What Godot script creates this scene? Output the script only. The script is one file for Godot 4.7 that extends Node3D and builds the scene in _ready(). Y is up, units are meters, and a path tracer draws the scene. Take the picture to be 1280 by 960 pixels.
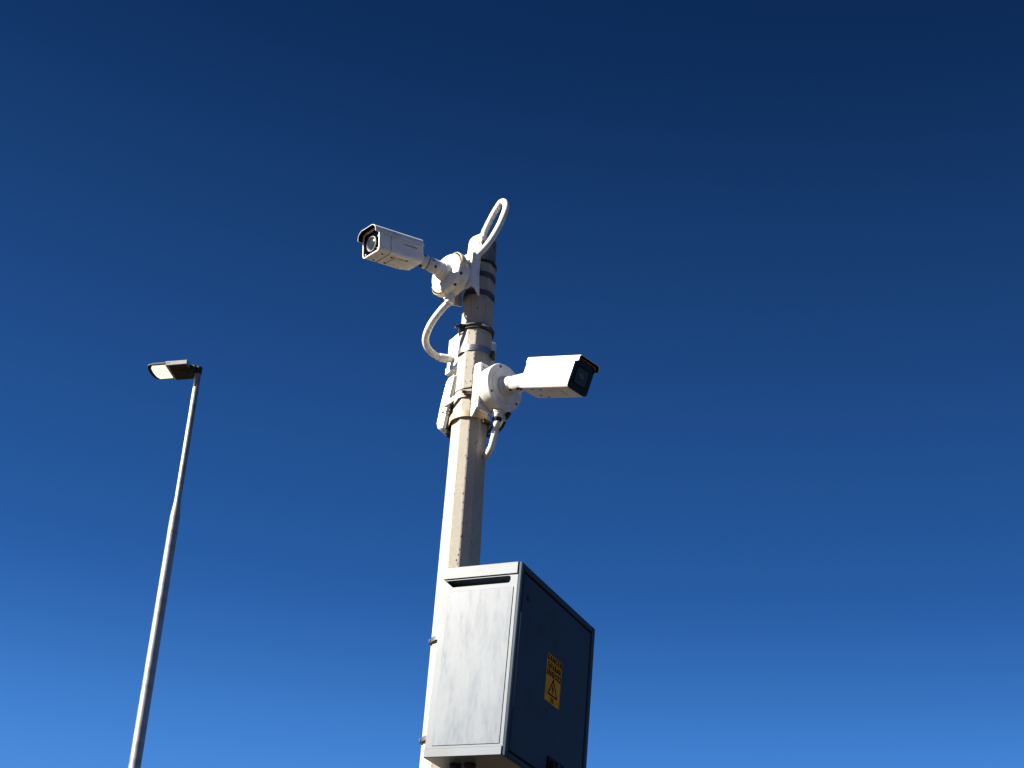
extends Node3D

# ---------------------------------------------------------------- shape helpers
func surf() -> SurfaceTool:
	var st := SurfaceTool.new()
	st.begin(Mesh.PRIMITIVE_TRIANGLES)
	return st

func vert(st: SurfaceTool, p: Vector3, n: Vector3, uv: Vector2) -> void:
	st.set_normal(n)
	st.set_uv(uv)
	st.add_vertex(p)

func tri(st: SurfaceTool, a: Vector3, b: Vector3, c: Vector3, na: Vector3, nb: Vector3, nc: Vector3, ua := Vector2.ZERO, ub := Vector2.ZERO, uc := Vector2.ZERO) -> void:
	var g := (b - a).cross(c - a)
	if g.length_squared() < 1e-20:
		return
	vert(st, a, na, ua)
	if g.dot(na + nb + nc) > 0.0:
		vert(st, c, nc, uc)
		vert(st, b, nb, ub)
	else:
		vert(st, b, nb, ub)
		vert(st, c, nc, uc)

func quad(st: SurfaceTool, p: Array, n: Array, u: Array) -> void:
	tri(st, p[0], p[1], p[2], n[0], n[1], n[2], u[0], u[1], u[2])
	tri(st, p[0], p[2], p[3], n[0], n[2], n[3], u[0], u[2], u[3])

# a polygon (any winding) in xy, pushed from z0 to z1, chamfered at both ends
func prism(st: SurfaceTool, poly_in: PackedVector2Array, z0: float, z1: float, bev := 0.0, xf := Transform3D.IDENTITY) -> void:
	var poly := poly_in.duplicate()
	if Geometry2D.is_polygon_clockwise(poly):
		poly.reverse()
	var n := poly.size()
	var en: Array[Vector2] = []
	for i in n:
		var d := poly[(i + 1) % n] - poly[i]
		en.append(Vector2(d.y, -d.x).normalized())
	var inner := PackedVector2Array()
	var lo := poly[0]
	var hi := poly[0]
	for i in n:
		var e0 := en[(i + n - 1) % n]
		var e1 := en[i]
		inner.append(poly[i] - (e0 + e1) / maxf(1.0 + e0.dot(e1), 0.3) * bev)
		lo = lo.min(poly[i])
		hi = hi.max(poly[i])
	var b := xf.basis.orthonormalized()
	var rows := [[inner, z0], [poly, z0 + bev], [poly, z1 - bev], [inner, z1]]
	for k in 3:
		if bev <= 0.0 and k != 1:
			continue
		var tilt := [-0.7, 0.0, 0.7][k] as float
		for i in n:
			var j := (i + 1) % n
			var ni := en[i]
			var nj := en[i]
			if en[(i + n - 1) % n].dot(en[i]) > 0.72:
				ni = (en[(i + n - 1) % n] + en[i]).normalized()
			if en[j].dot(en[i]) > 0.72:
				nj = (en[j] + en[i]).normalized()
			var n3i := b * Vector3(ni.x, ni.y, tilt).normalized()
			var n3j := b * Vector3(nj.x, nj.y, tilt).normalized()
			var r0: PackedVector2Array = rows[k][0]
			var r1: PackedVector2Array = rows[k + 1][0]
			var za: float = rows[k][1]
			var zb: float = rows[k + 1][1]
			quad(st, [xf * Vector3(r0[i].x, r0[i].y, za), xf * Vector3(r0[j].x, r0[j].y, za), xf * Vector3(r1[j].x, r1[j].y, zb), xf * Vector3(r1[i].x, r1[i].y, zb)],
				[n3i, n3j, n3j, n3i], [Vector2(0, 0), Vector2(0.02, 0), Vector2(0.02, 0.02), Vector2(0, 0.02)])
	var idx := Geometry2D.triangulate_polygon(inner)
	for side in 2:
		var z := z0 if side == 0 else z1
		var nn := b * Vector3(0, 0, -1 if side == 0 else 1)
		for t in range(0, idx.size(), 3):
			var q: Array[Vector3] = []
			var w: Array[Vector2] = []
			for m in 3:
				var s := inner[idx[t + m]]
				q.append(xf * Vector3(s.x, s.y, z))
				w.append(Vector2((s.x - lo.x) / (hi.x - lo.x), 1.0 - (s.y - lo.y) / (hi.y - lo.y)))
			tri(st, q[0], q[1], q[2], nn, nn, nn, w[0], w[1], w[2])

func rect(x0: float, y0: float, x1: float, y1: float, r := 0.0, seg := 4) -> PackedVector2Array:
	var out := PackedVector2Array()
	if r <= 0.0:
		return PackedVector2Array([Vector2(x0, y0), Vector2(x1, y0), Vector2(x1, y1), Vector2(x0, y1)])
	var cs := [Vector2(x1 - r, y1 - r), Vector2(x0 + r, y1 - r), Vector2(x0 + r, y0 + r), Vector2(x1 - r, y0 + r)]
	for c in 4:
		for k in seg + 1:
			var a := (c + float(k) / seg) * PI / 2
			out.append(cs[c] + Vector2(cos(a), sin(a)) * r)
	return out

func box(st: SurfaceTool, a: Vector3, b: Vector3, bev := 0.0, xf := Transform3D.IDENTITY) -> void:
	prism(st, rect(minf(a.x, b.x), minf(a.y, b.y), maxf(a.x, b.x), maxf(a.y, b.y), bev, 2), minf(a.z, b.z), maxf(a.z, b.z), bev, xf)

# profile of (radius, height) turned round the local y axis
func lathe(st: SurfaceTool, prof: Array, seg := 32, xf := Transform3D.IDENTITY) -> void:
	var b := xf.basis.orthonormalized()
	var pn: Array[Vector2] = []
	for i in prof.size() - 1:
		var d: Vector2 = prof[i + 1] - prof[i]
		pn.append(Vector2(d.y, -d.x).normalized())
	for i in prof.size() - 1:
		var n0 := pn[i]
		var n1 := pn[i]
		if i > 0 and pn[i - 1].dot(pn[i]) > 0.72:
			n0 = (pn[i - 1] + pn[i]).normalized()
		if i < pn.size() - 1 and pn[i + 1].dot(pn[i]) > 0.72:
			n1 = (pn[i + 1] + pn[i]).normalized()
		for k in seg:
			var a0 := TAU * k / seg
			var a1 := TAU * (k + 1) / seg
			var c0 := Vector3(cos(a0), 0, sin(a0))
			var c1 := Vector3(cos(a1), 0, sin(a1))
			var p: Vector2 = prof[i]
			var q: Vector2 = prof[i + 1]
			quad(st, [xf * (c0 * p.x + Vector3.UP * p.y), xf * (c1 * p.x + Vector3.UP * p.y), xf * (c1 * q.x + Vector3.UP * q.y), xf * (c0 * q.x + Vector3.UP * q.y)],
				[b * (c0 * n0.x + Vector3.UP * n0.y), b * (c1 * n0.x + Vector3.UP * n0.y), b * (c1 * n1.x + Vector3.UP * n1.y), b * (c0 * n1.x + Vector3.UP * n1.y)],
				[Vector2(float(k) / seg, p.y), Vector2(float(k + 1) / seg, p.y), Vector2(float(k + 1) / seg, q.y), Vector2(float(k) / seg, q.y)])

# a cylinder from a to b with its own radii and closed, softened ends
func rod(st: SurfaceTool, a: Vector3, b: Vector3, ra: float, rb: float, seg := 20, bev := 0.002) -> void:
	var l := a.distance_to(b)
	lathe(st, [Vector2(0, 0), Vector2(ra - bev, 0), Vector2(ra, bev), Vector2(rb, l - bev), Vector2(rb - bev, l), Vector2(0, l)], seg, along(a, b))

# frame at a whose y axis runs to b
func along(a: Vector3, b: Vector3) -> Transform3D:
	var y := (b - a).normalized()
	var x := y.cross(Vector3.FORWARD if absf(y.z) < 0.9 else Vector3.RIGHT).normalized()
	return Transform3D(Basis(x, y, x.cross(y)), a)

func smooth_path(pts: Array, per := 8) -> Array[Vector3]:
	var out: Array[Vector3] = []
	for i in pts.size() - 1:
		var p0: Vector3 = pts[maxi(i - 1, 0)]
		var p1: Vector3 = pts[i]
		var p2: Vector3 = pts[i + 1]
		var p3: Vector3 = pts[mini(i + 2, pts.size() - 1)]
		for k in per:
			out.append(p1.cubic_interpolate(p2, p0, p3, float(k) / per))
	out.append(pts[-1])
	return out

func tube(st: SurfaceTool, pts: Array, r: float, seg := 16, per := 8, rib := 0.0, pitch := 0.006) -> void:
	var path := smooth_path(pts, per)
	if rib > 0.0:
		var c := Curve3D.new()
		for p in path:
			c.add_point(p)
		var l := c.get_baked_length()
		path.clear()
		var n := int(l / pitch * 4)
		for i in n + 1:
			path.append(c.sample_baked(l * i / n))
	var t := (path[1] - path[0]).normalized()
	var x := t.cross(Vector3.UP if absf(t.y) < 0.9 else Vector3.RIGHT).normalized()
	var rings := []
	for i in path.size():
		t = (path[mini(i + 1, path.size() - 1)] - path[maxi(i - 1, 0)]).normalized()
		x = (x - t * x.dot(t)).normalized()
		var y := t.cross(x)
		var rr := r - rib * (0.5 - 0.5 * cos(TAU * i / 4.0))
		var ring := []
		for k in seg + 1:
			var a := TAU * k / seg
			var d := x * cos(a) + y * sin(a)
			ring.append([path[i] + d * rr, d])
		rings.append(ring)
	for i in rings.size() - 1:
		for k in seg:
			var a = rings[i][k]
			var b = rings[i][k + 1]
			var c = rings[i + 1][k + 1]
			var d = rings[i + 1][k]
			quad(st, [a[0], b[0], c[0], d[0]], [a[1], b[1], c[1], d[1]], [Vector2(k, i), Vector2(k + 1, i), Vector2(k + 1, i + 1), Vector2(k, i + 1)])
	for e in [0, rings.size() - 1]:
		var nn := (path[0] - path[1]).normalized() if e == 0 else (path[-1] - path[-2]).normalized()
		for k in seg:
			tri(st, path[e], rings[e][k][0], rings[e][k + 1][0], nn, nn, nn)

# a flat strap: closed path (horizontal-ish loop), h tall, th thick outwards
func strap(st: SurfaceTool, pts: Array, h: float, th: float, up := Vector3.UP, closed := true) -> void:
	var n := pts.size()
	var o: Array[Vector3] = []
	for i in n:
		var a: Vector3 = pts[(i + n - 1) % n] if closed else pts[maxi(i - 1, 0)]
		var b: Vector3 = pts[(i + 1) % n] if closed else pts[mini(i + 1, n - 1)]
		o.append((b - a).cross(up).normalized())
	var m := n if closed else n - 1
	var u := [Vector2.ZERO, Vector2(0.1, 0), Vector2(0.1, 0.1), Vector2(0, 0.1)]
	for i in m:
		var j := (i + 1) % n
		var a: Vector3 = pts[i]
		var b: Vector3 = pts[j]
		var hh := up * h * 0.5
		quad(st, [a + o[i] * th - hh, b + o[j] * th - hh, b + o[j] * th + hh, a + o[i] * th + hh], [o[i], o[j], o[j], o[i]], u)
		quad(st, [a - hh, b - hh, b + hh, a + hh], [-o[i], -o[j], -o[j], -o[i]], u)
		quad(st, [a + hh, b + hh, b + o[j] * th + hh, a + o[i] * th + hh], [up, up, up, up], u)
		quad(st, [a - hh, b - hh, b + o[j] * th - hh, a + o[i] * th - hh], [-up, -up, -up, -up], u)
	if not closed:
		for i in [0, n - 1]:
			var hh := up * h * 0.5
			var e: Vector3 = (pts[0] - pts[1]).normalized() if i == 0 else (pts[n - 1] - pts[n - 2]).normalized()
			quad(st, [pts[i] - hh, pts[i] + o[i] * th - hh, pts[i] + o[i] * th + hh, pts[i] + hh], [e, e, e, e], u)

func ring_path(c: Vector3, r: float, seg := 40) -> Array[Vector3]:
	var out: Array[Vector3] = []
	for k in seg:
		var a := TAU * k / seg
		out.append(c + Vector3(sin(a), 0, cos(a)) * r)
	return out

# outline round several circles of one height (a strap drawn tight round them)
func hull_path(circles: Array, seg := 24) -> Array[Vector3]:
	var pts := PackedVector2Array()
	for c in circles:
		for k in seg:
			var a := TAU * k / seg
			pts.append(Vector2(c[0].x + sin(a) * c[1], c[0].z + cos(a) * c[1]))
	var h := Geometry2D.convex_hull(pts)
	var out: Array[Vector3] = []
	for i in h.size() - 1:
		var q := h[i]
		var y := 0.0
		var wsum := 0.0
		for c in circles:
			var w: float = 1.0 / maxf(0.004, absf(q.distance_to(Vector2(c[0].x, c[0].z)) - c[1]) + 0.004)
			y += c[0].y * w
			wsum += w
		out.append(Vector3(q.x, y / wsum, q.y))
	# same turning sense as ring_path
	var area := 0.0
	for i in out.size():
		var a := out[i]
		var b := out[(i + 1) % out.size()]
		area += a.z * b.x - b.z * a.x
	if area < 0:
		out.reverse()
	return out

func facing(at: Vector3, fw: Vector3, up := Vector3.UP) -> Transform3D:
	var z := fw.normalized()
	var x := up.cross(z).normalized()
	return Transform3D(Basis(x, z.cross(x), z), at)

func azim(deg: float, elev := 0.0) -> Vector3:      # 0 = towards +z, 90 = towards +x
	var a := deg_to_rad(deg)
	var e := deg_to_rad(elev)
	return Vector3(sin(a) * cos(e), sin(e), cos(a) * cos(e))

# ---------------------------------------------------------------- scene helpers
var taken := {}
func numbered(called: String) -> String:
	if not taken.has(called):
		taken[called] = 0
		return called
	taken[called] += 1
	return "%s_%03d" % [called, taken[called]]

func thing(called: String, label: String, category: String, xf := Transform3D.IDENTITY, group := "") -> Node3D:
	var o := Node3D.new()
	o.name = numbered(called)
	add_child(o, true)
	o.transform = xf
	o.set_meta("label", label)
	o.set_meta("category", category)
	if group:
		o.set_meta("group", group)
	return o

func part(called: String, st: SurfaceTool, m: Material, parent: Node, xf := Transform3D.IDENTITY) -> MeshInstance3D:
	var o := MeshInstance3D.new()
	o.name = called
	st.set_material(m)
	o.mesh = st.commit()
	o.transform = xf
	parent.add_child(o, true)
	return o

func lettering(called: String, s: String, size: float, m: Material, parent: Node, xf: Transform3D, squeeze := 1.0, bold := true) -> MeshInstance3D:
	var t := TextMesh.new()
	var f := SystemFont.new()
	f.font_names = PackedStringArray(["Droid Sans"])
	f.font_weight = 700 if bold else 400
	var fv := FontVariation.new()
	fv.base_font = f
	fv.variation_embolden = 0.3
	t.font = fv if bold else f
	t.text = s
	t.font_size = 48
	t.pixel_size = size / 36.0
	t.depth = 0.0006
	t.material = m
	var o := MeshInstance3D.new()
	o.name = called
	o.mesh = t
	o.transform = xf * Transform3D(Basis.from_scale(Vector3(squeeze, 1, 1)), Vector3.ZERO)
	parent.add_child(o, true)
	return o

func paint(c: Color, rough: float, metal := 0.0) -> StandardMaterial3D:
	var m := StandardMaterial3D.new()
	m.albedo_color = c
	m.roughness = rough
	m.metallic = metal
	return m

func noise_tex(freq: float, ramp: Array, seed_: int, normal := false, strength := 4.0, oct := 4) -> NoiseTexture2D:
	var n := FastNoiseLite.new()
	n.seed = seed_
	n.frequency = freq
	n.fractal_octaves = oct
	var t := NoiseTexture2D.new()
	t.width = 256
	t.height = 256
	t.seamless = true
	t.noise = n
	t.as_normal_map = normal
	t.bump_strength = strength
	if ramp.size() > 0:
		var g := Gradient.new()
		g.offsets = PackedFloat32Array(range(ramp.size()).map(func(i): return float(i) / (ramp.size() - 1)))
		g.colors = PackedColorArray(ramp)
		t.color_ramp = g
	return t

# paint with faint weathering laid over it in the object's own space
func weathered(c: Color, rough: float, metal: float, dark: float, scale: float, seed_: int, bump := 0.0) -> StandardMaterial3D:
	var m := paint(c, rough, metal)
	m.albedo_texture = noise_tex(0.012, [Color(dark, dark * 0.985, dark * 0.95), Color(1, 1, 1), Color(1, 1, 1)], seed_)
	m.uv1_triplanar = true
	m.uv1_scale = Vector3.ONE * scale
	if bump > 0.0:
		m.normal_enabled = true
		m.normal_texture = noise_tex(0.05, [], seed_ + 7, true, 3.0)
		m.normal_scale = bump
	return m

# ---------------------------------------------------------------- computed pictures
func sky_picture(sun: Vector3) -> ImageTexture:
	# clear dry air: deep blue overhead, paler to the horizon, a little brighter round the sun
	var el := [-90.0, -1.0, 0.0, 4.0, 9.0, 14.0, 18.0, 21.0, 28.0, 35.0, 43.0, 55.0, 90.0]
	var co := [Color(0.08, 0.075, 0.07), Color(0.12, 0.14, 0.18), Color(0.25, 0.46, 0.86), Color(0.18, 0.41, 0.84), Color(0.118, 0.345, 0.80),
		Color(0.0695, 0.266, 0.745), Color(0.0385, 0.169, 0.528), Color(0.0240, 0.120, 0.404), Color(0.0150, 0.0755, 0.265), Color(0.0090, 0.0465, 0.168), Color(0.0041, 0.0252, 0.100), Color(0.0037, 0.0220, 0.086), Color(0.0037, 0.021, 0.082)]
	var w := 512
	var h := 256
	var im := Image.create(w, h, false, Image.FORMAT_RGBF)
	for y in h:
		var e := 90.0 - (y + 0.5) / h * 180.0
		var i := 0
		while i < el.size() - 2 and e > el[i + 1]:
			i += 1
		var t := clampf((e - el[i]) / (el[i + 1] - el[i]), 0, 1)
		var c := Color()
		for ch in 3:
			# logs of the levels, joined by a smooth curve through the points
			var v := []
			for q in [maxi(i - 1, 0), i, i + 1, mini(i + 2, el.size() - 1)]:
				v.append(log((co[q] as Color)[ch]))
			var ts := []
			for q in [maxi(i - 1, 0), i, i + 1, mini(i + 2, el.size() - 1)]:
				ts.append(el[q])
			var h0: float = ts[2] - ts[1]
			var m1: float = (v[2] - v[0]) / maxf(ts[2] - ts[0], 1e-3) * h0
			var m2: float = (v[3] - v[1]) / maxf(ts[3] - ts[1], 1e-3) * h0
			if i <= 1:
				m1 = v[2] - v[1]
				m2 = v[2] - v[1]
			var t2 := t * t
			var t3 := t2 * t
			c[ch] = exp((2 * t3 - 3 * t2 + 1) * v[1] + (t3 - 2 * t2 + t) * m1 + (-2 * t3 + 3 * t2) * v[2] + (t3 - t2) * m2)
		for x in w:
			var a := (x + 0.5) / w * TAU        # a panorama starts at -z and runs towards +x
			var d := Vector3(sin(a) * cos(deg_to_rad(e)), sin(deg_to_rad(e)), -cos(a) * cos(deg_to_rad(e)))
			var k := d.dot(sun)
			var g := 0.90 + (-0.04 + 0.39 * clampf((e - 15.0) / 25.0, 0.0, 1.0)) * k + 0.20 * k * k
			var halo := maxf(k, 0.0) ** 60 * 0.5
			if e < 0:
				g = 1.0
				halo = 0.0
			im.set_pixel(x, y, Color((c.r * g + halo) * SKY, (c.g * g + halo) * SKY, (c.b * g + halo * 0.95) * SKY))
	return ImageTexture.create_from_image(im)

func pole_pictures() -> Array:
	# cast concrete: fine grain, faint streaks, small air holes, most of them along the mould edges
	var w := 512
	var h := 2048
	var rng := RandomNumberGenerator.new()
	rng.seed = 5
	var fine := FastNoiseLite.new()
	fine.seed = 3
	fine.frequency = 0.11
	var broad := FastNoiseLite.new()
	broad.seed = 9
	broad.frequency = 0.012
	var im := Image.create(w, h, false, Image.FORMAT_RGB8)
	for y in h:
		for x in w:
			var v := 0.265 + fine.get_noise_2d(x * 0.5, y * 1.35) * 0.035 + broad.get_noise_2d(x * 0.6, y * 1.1) * 0.03 + broad.get_noise_2d(x * 1.6 + 700.0, y * 0.3) * 0.008 + rng.randf_range(-0.02, 0.02)
			im.set_pixel(x, y, Color(v * 1.06, v * 0.985, v * 0.84).linear_to_srgb())
	var edges := [0.0, 0.0805, 0.25, 0.4195, 0.5, 0.5778, 0.75, 0.9222]
	for k in 1500:
		var x := 0
		if rng.randf() < 0.55:
			x = int(fposmod(edges[rng.randi() % 8] + rng.randfn(0.0, 0.011), 1.0) * w)
		else:
			x = rng.randi() % w
		var y := rng.randi() % h
		var r := 0 if rng.randf() < 0.72 else 1
		var s := rng.randf_range(0.03, 0.09)
		for dy in range(-r, r + 1):
			for dx in range(-r, r + 1):
				im.set_pixel(posmod(x + dx, w), clampi(y + dy, 0, h - 1), Color(s, s * 0.95, s * 0.86).linear_to_srgb())
	# a ragged row of larger holes down the edge that faces the yard
	for k in 150:
		var x := int(fposmod(rng.randfn(-0.004, 0.006), 1.0) * w)
		var y := rng.randi() % h
		var rx := rng.randi_range(1, 3)
		var s := rng.randf_range(0.02, 0.06)
		for dy in range(-1, 2):
			for dx in range(-rx, rx + 1):
				if absi(dy) + absi(dx) <= rx:
					im.set_pixel(posmod(x + dx, w), clampi(y + dy, 0, h - 1), Color(s, s * 0.95, s * 0.86).linear_to_srgb())
	for e in [0.9222, 0.0805]:
		for y in h:
			var x := posmod(int(e * w + fine.get_noise_2d(40.0, y * 0.4) * 2.0), w)
			im.set_pixel(x, y, im.get_pixel(x, y).darkened(0.35))
	var relief := im.duplicate()
	relief.convert(Image.FORMAT_RGB8)
	relief.bump_map_to_normal_map(1.2)
	return [ImageTexture.create_from_image(im), ImageTexture.create_from_image(relief)]

func panel_pictures() -> Array:
	# handled sheet metal: vertical wipe marks, a dried splash, some scratches
	var w := 256
	var h := 512
	var rng := RandomNumberGenerator.new()
	rng.seed = 21
	var a := FastNoiseLite.new()
	a.seed = 4
	a.frequency = 0.02
	var b := FastNoiseLite.new()
	b.seed = 14
	b.frequency = 0.05
	var im := Image.create(w, h, false, Image.FORMAT_RGB8)
	var ro := Image.create(w, h, false, Image.FORMAT_RGB8)
	for y in h:
		for x in w:
			var v := 1.0 + a.get_noise_2d(x * 1.1, y * 0.09) * 0.035 + a.get_noise_2d(x * 0.35 + 50, y * 0.25) * 0.05 + b.get_noise_2d(x, y * 0.5) * 0.025 + rng.randf_range(-0.01, 0.01)
			v = clampf(v * 0.9, 0, 1)
			im.set_pixel(x, y, Color(v, v, v))
			var q := clampf(0.38 + a.get_noise_2d(x + 300, y * 0.2) * 0.07 + b.get_noise_2d(x, y * 0.4 + 90) * 0.04, 0, 1)
			ro.set_pixel(x, y, Color(q, q, q))
	for k in 26:
		var x := rng.randf_range(20, w - 20)
		var y := rng.randf_range(40, h - 90)
		var dx := rng.randfn(0, 0.16)
		var bend := rng.randfn(0, 0.002)
		var tone := rng.randf_range(1.03, 1.09)
		for s in int(rng.randf_range(12, 90)):
			var px := clampi(int(x), 0, w - 1)
			var c := im.get_pixel(px, clampi(int(y), 0, h - 1)) * tone
			im.set_pixel(px, clampi(int(y), 0, h - 1), Color(minf(c.r, 1), minf(c.g, 1), minf(c.b, 1)))
			dx += bend
			x += dx
			y += 1
	# a rubbed ring low on the sheet and a long bent scratch near its front edge
	for k in 90:
		var q := TAU * k / 90.0
		for rr in [13.0, 14.0, 15.0]:
			var px := int(96 + cos(q) * rr)
			var py := int(418 + sin(q) * rr * 0.95)
			im.set_pixel(px, py, im.get_pixel(px, py).lightened(0.10 + 0.06 * rng.randf()))
	for k in 130:
		var px := int(204 + 26.0 * pow(k / 130.0, 1.6) + 2.0 * sin(k * 0.07))
		im.set_pixel(px, 236 + k, im.get_pixel(px, 236 + k).lightened(0.22))
	return [ImageTexture.create_from_image(im), ImageTexture.create_from_image(ro)]

const SKY := 0.2703        # the sky colours above are as seen at exposure 3.7
var M := {}

# the concrete pole: axis and radius at a height
func pole_axis(y: float) -> Vector3:
	return Vector3(-0.1355 - 0.00734 * (y - 3.507), y, -4.7714)
func pole_r(y: float) -> float:
	return (0.2243 - 0.0246 * y) * 0.5

func _ready() -> void:
	# ------------------------------------------------ camera, sky, sun, exposure
	var cam := Camera3D.new()
	cam.name = "camera"
	cam.transform = Transform3D(Basis(Vector3(0.997659, 0.060014, 0.032794), Vector3(-0.06839, 0.875475, 0.478399), Vector3(0.0, -0.479522, 0.87753)).orthonormalized(), Vector3(0, 1.6, 0))
	cam.fov = 28.356
	cam.near = 0.05
	cam.far = 6000.0
	add_child(cam)
	cam.current = true

	var to_sun := azim(-74.2, 32.0)
	var we := WorldEnvironment.new()
	we.name = "environment"
	var env := Environment.new()
	var sm := PanoramaSkyMaterial.new()
	sm.panorama = sky_picture(to_sun)
	var sky := Sky.new()
	sky.sky_material = sm
	env.background_mode = Environment.BG_SKY
	env.sky = sky
	env.ambient_light_source = Environment.AMBIENT_SOURCE_SKY
	env.tonemap_mode = Environment.TONE_MAPPER_LINEAR
	env.tonemap_exposure = 3.7
	env.sdfgi_enabled = true
	env.ssao_enabled = true
	env.ssil_enabled = true
	we.environment = env
	add_child(we)

	var sun := DirectionalLight3D.new()
	sun.name = "sun"
	sun.light_energy = 1.6
	sun.light_color = Color(1.0, 0.965, 0.905)
	sun.light_angular_distance = 0.5
	sun.shadow_enabled = true
	sun.directional_shadow_max_distance = 60.0
	add_child(sun)
	sun.look_at_from_position(Vector3.ZERO, -to_sun, Vector3.UP)

	# ------------------------------------------------ materials
	M.white = weathered(Color(0.80, 0.80, 0.79), 0.38, 0.0, 0.90, 3.0, 11)
	M.white_b = weathered(Color(0.80, 0.79, 0.765), 0.45, 0.0, 0.86, 4.0, 12)
	M.conduit = weathered(Color(0.80, 0.79, 0.76), 0.5, 0.0, 0.88, 6.0, 13)
	M.yellowed = weathered(Color(0.80, 0.76, 0.64), 0.5, 0.0, 0.9, 5.0, 14)
	M.black = paint(Color(0.02, 0.02, 0.022), 0.6)
	M.black.metallic_specular = 0.2
	M.rubber = weathered(Color(0.05, 0.052, 0.058), 0.75, 0.0, 0.8, 8.0, 15)
	M.glass = paint(Color(0.012, 0.014, 0.018), 0.1)
	M.glass.metallic_specular = 0.2
	M.lens = paint(Color(0.12, 0.15, 0.18), 0.12)
	M.lens_dark = paint(Color(0.085, 0.105, 0.12), 0.2)
	M.lens_dark.metallic_specular = 0.3
	M.hood_glint = paint(Color(0.32, 0.14, 0.055), 0.7)
	M.ring = paint(Color(0.58, 0.58, 0.57), 0.3)
	M.screw = paint(Color(0.06, 0.06, 0.062), 0.55)
	M.groove = paint(Color(0.25, 0.25, 0.26), 0.6)
	M.print = paint(Color(0.34, 0.35, 0.38), 0.6)
	M.steel = weathered(Color(0.62, 0.62, 0.62), 0.32, 0.85, 0.8, 6.0, 16)
	M.dull_steel = weathered(Color(0.27, 0.27, 0.28), 0.6, 0.4, 0.7, 6.0, 17)
	M.tan = weathered(Color(0.61, 0.54, 0.42), 0.55, 0.0, 0.78, 9.0, 18)
	M.rust = weathered(Color(0.24, 0.145, 0.09), 0.75, 0.0, 0.6, 9.0, 19)
	M.galv = weathered(Color(0.53, 0.54, 0.55), 0.5, 0.5, 0.78, 1.2, 20)
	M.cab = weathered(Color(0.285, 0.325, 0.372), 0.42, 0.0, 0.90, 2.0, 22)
	M.door = weathered(Color(0.138, 0.198, 0.262), 0.65, 0.0, 0.9, 2.0, 23)  # door and rim: shade of the sunless front put into a darker colour
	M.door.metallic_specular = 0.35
	M.lamp_grey = weathered(Color(0.52, 0.525, 0.53), 0.5, 0.0, 0.85, 3.0, 24)
	M.lamp_dark = paint(Color(0.06, 0.06, 0.062), 0.7)
	M.sleeve = weathered(Color(0.36, 0.36, 0.365), 0.6, 0.1, 0.8, 5.0, 26)
	M.sign = weathered(Color(0.80, 0.57, 0.19), 0.8, 0.0, 0.85, 6.0, 25)
	M.sign.metallic_specular = 0.15
	M.ink = paint(Color(0.03, 0.028, 0.025), 0.8)
	M.ink.metallic_specular = 0.1
	M.ink_red = paint(Color(0.30, 0.13, 0.09), 0.8)
	M.ink_red.metallic_specular = 0.1
	M.concrete = paint(Color.WHITE, 0.9)
	var cast := pole_pictures()
	M.concrete.albedo_texture = cast[0]
	M.concrete.normal_enabled = true
	M.concrete.normal_texture = cast[1]
	M.concrete.normal_scale = 0.5
	var pics := panel_pictures()
	M.cab_panel = paint(Color(0.305, 0.353, 0.41), 1.0)
	M.cab_panel.albedo_texture = pics[0]
	M.cab_panel.roughness_texture = pics[1]
	var tarmac := paint(Color.WHITE, 0.92)
	tarmac.albedo_texture = noise_tex(0.03, [Color(0.19, 0.165, 0.132), Color(0.245, 0.21, 0.166), Color(0.295, 0.255, 0.20)], 41)
	tarmac.uv1_triplanar = true
	tarmac.uv1_world_triplanar = true
	tarmac.uv1_scale = Vector3.ONE * 0.35
	tarmac.metallic_specular = 0.25
	M.tarmac = tarmac

	setting()
	concrete_pole()
	cabinet()
	left_camera()
	right_camera()
	pole_boxes()
	straps()
	street_lamp()

# ---------------------------------------------------------------- setting
func setting() -> void:
	var st := surf()
	var u := Vector3.UP
	quad(st, [Vector3(-2500, 0, 2500), Vector3(2500, 0, 2500), Vector3(2500, 0, -2500), Vector3(-2500, 0, -2500)], [u, u, u, u], [Vector2(0, 1), Vector2(1, 1), Vector2(1, 0), Vector2(0, 0)])
	var g := part("ground", st, M.tarmac, self)
	g.set_meta("kind", "structure")
	g.set_meta("label", "dusty tarmac yard around the foot of the pole")

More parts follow.
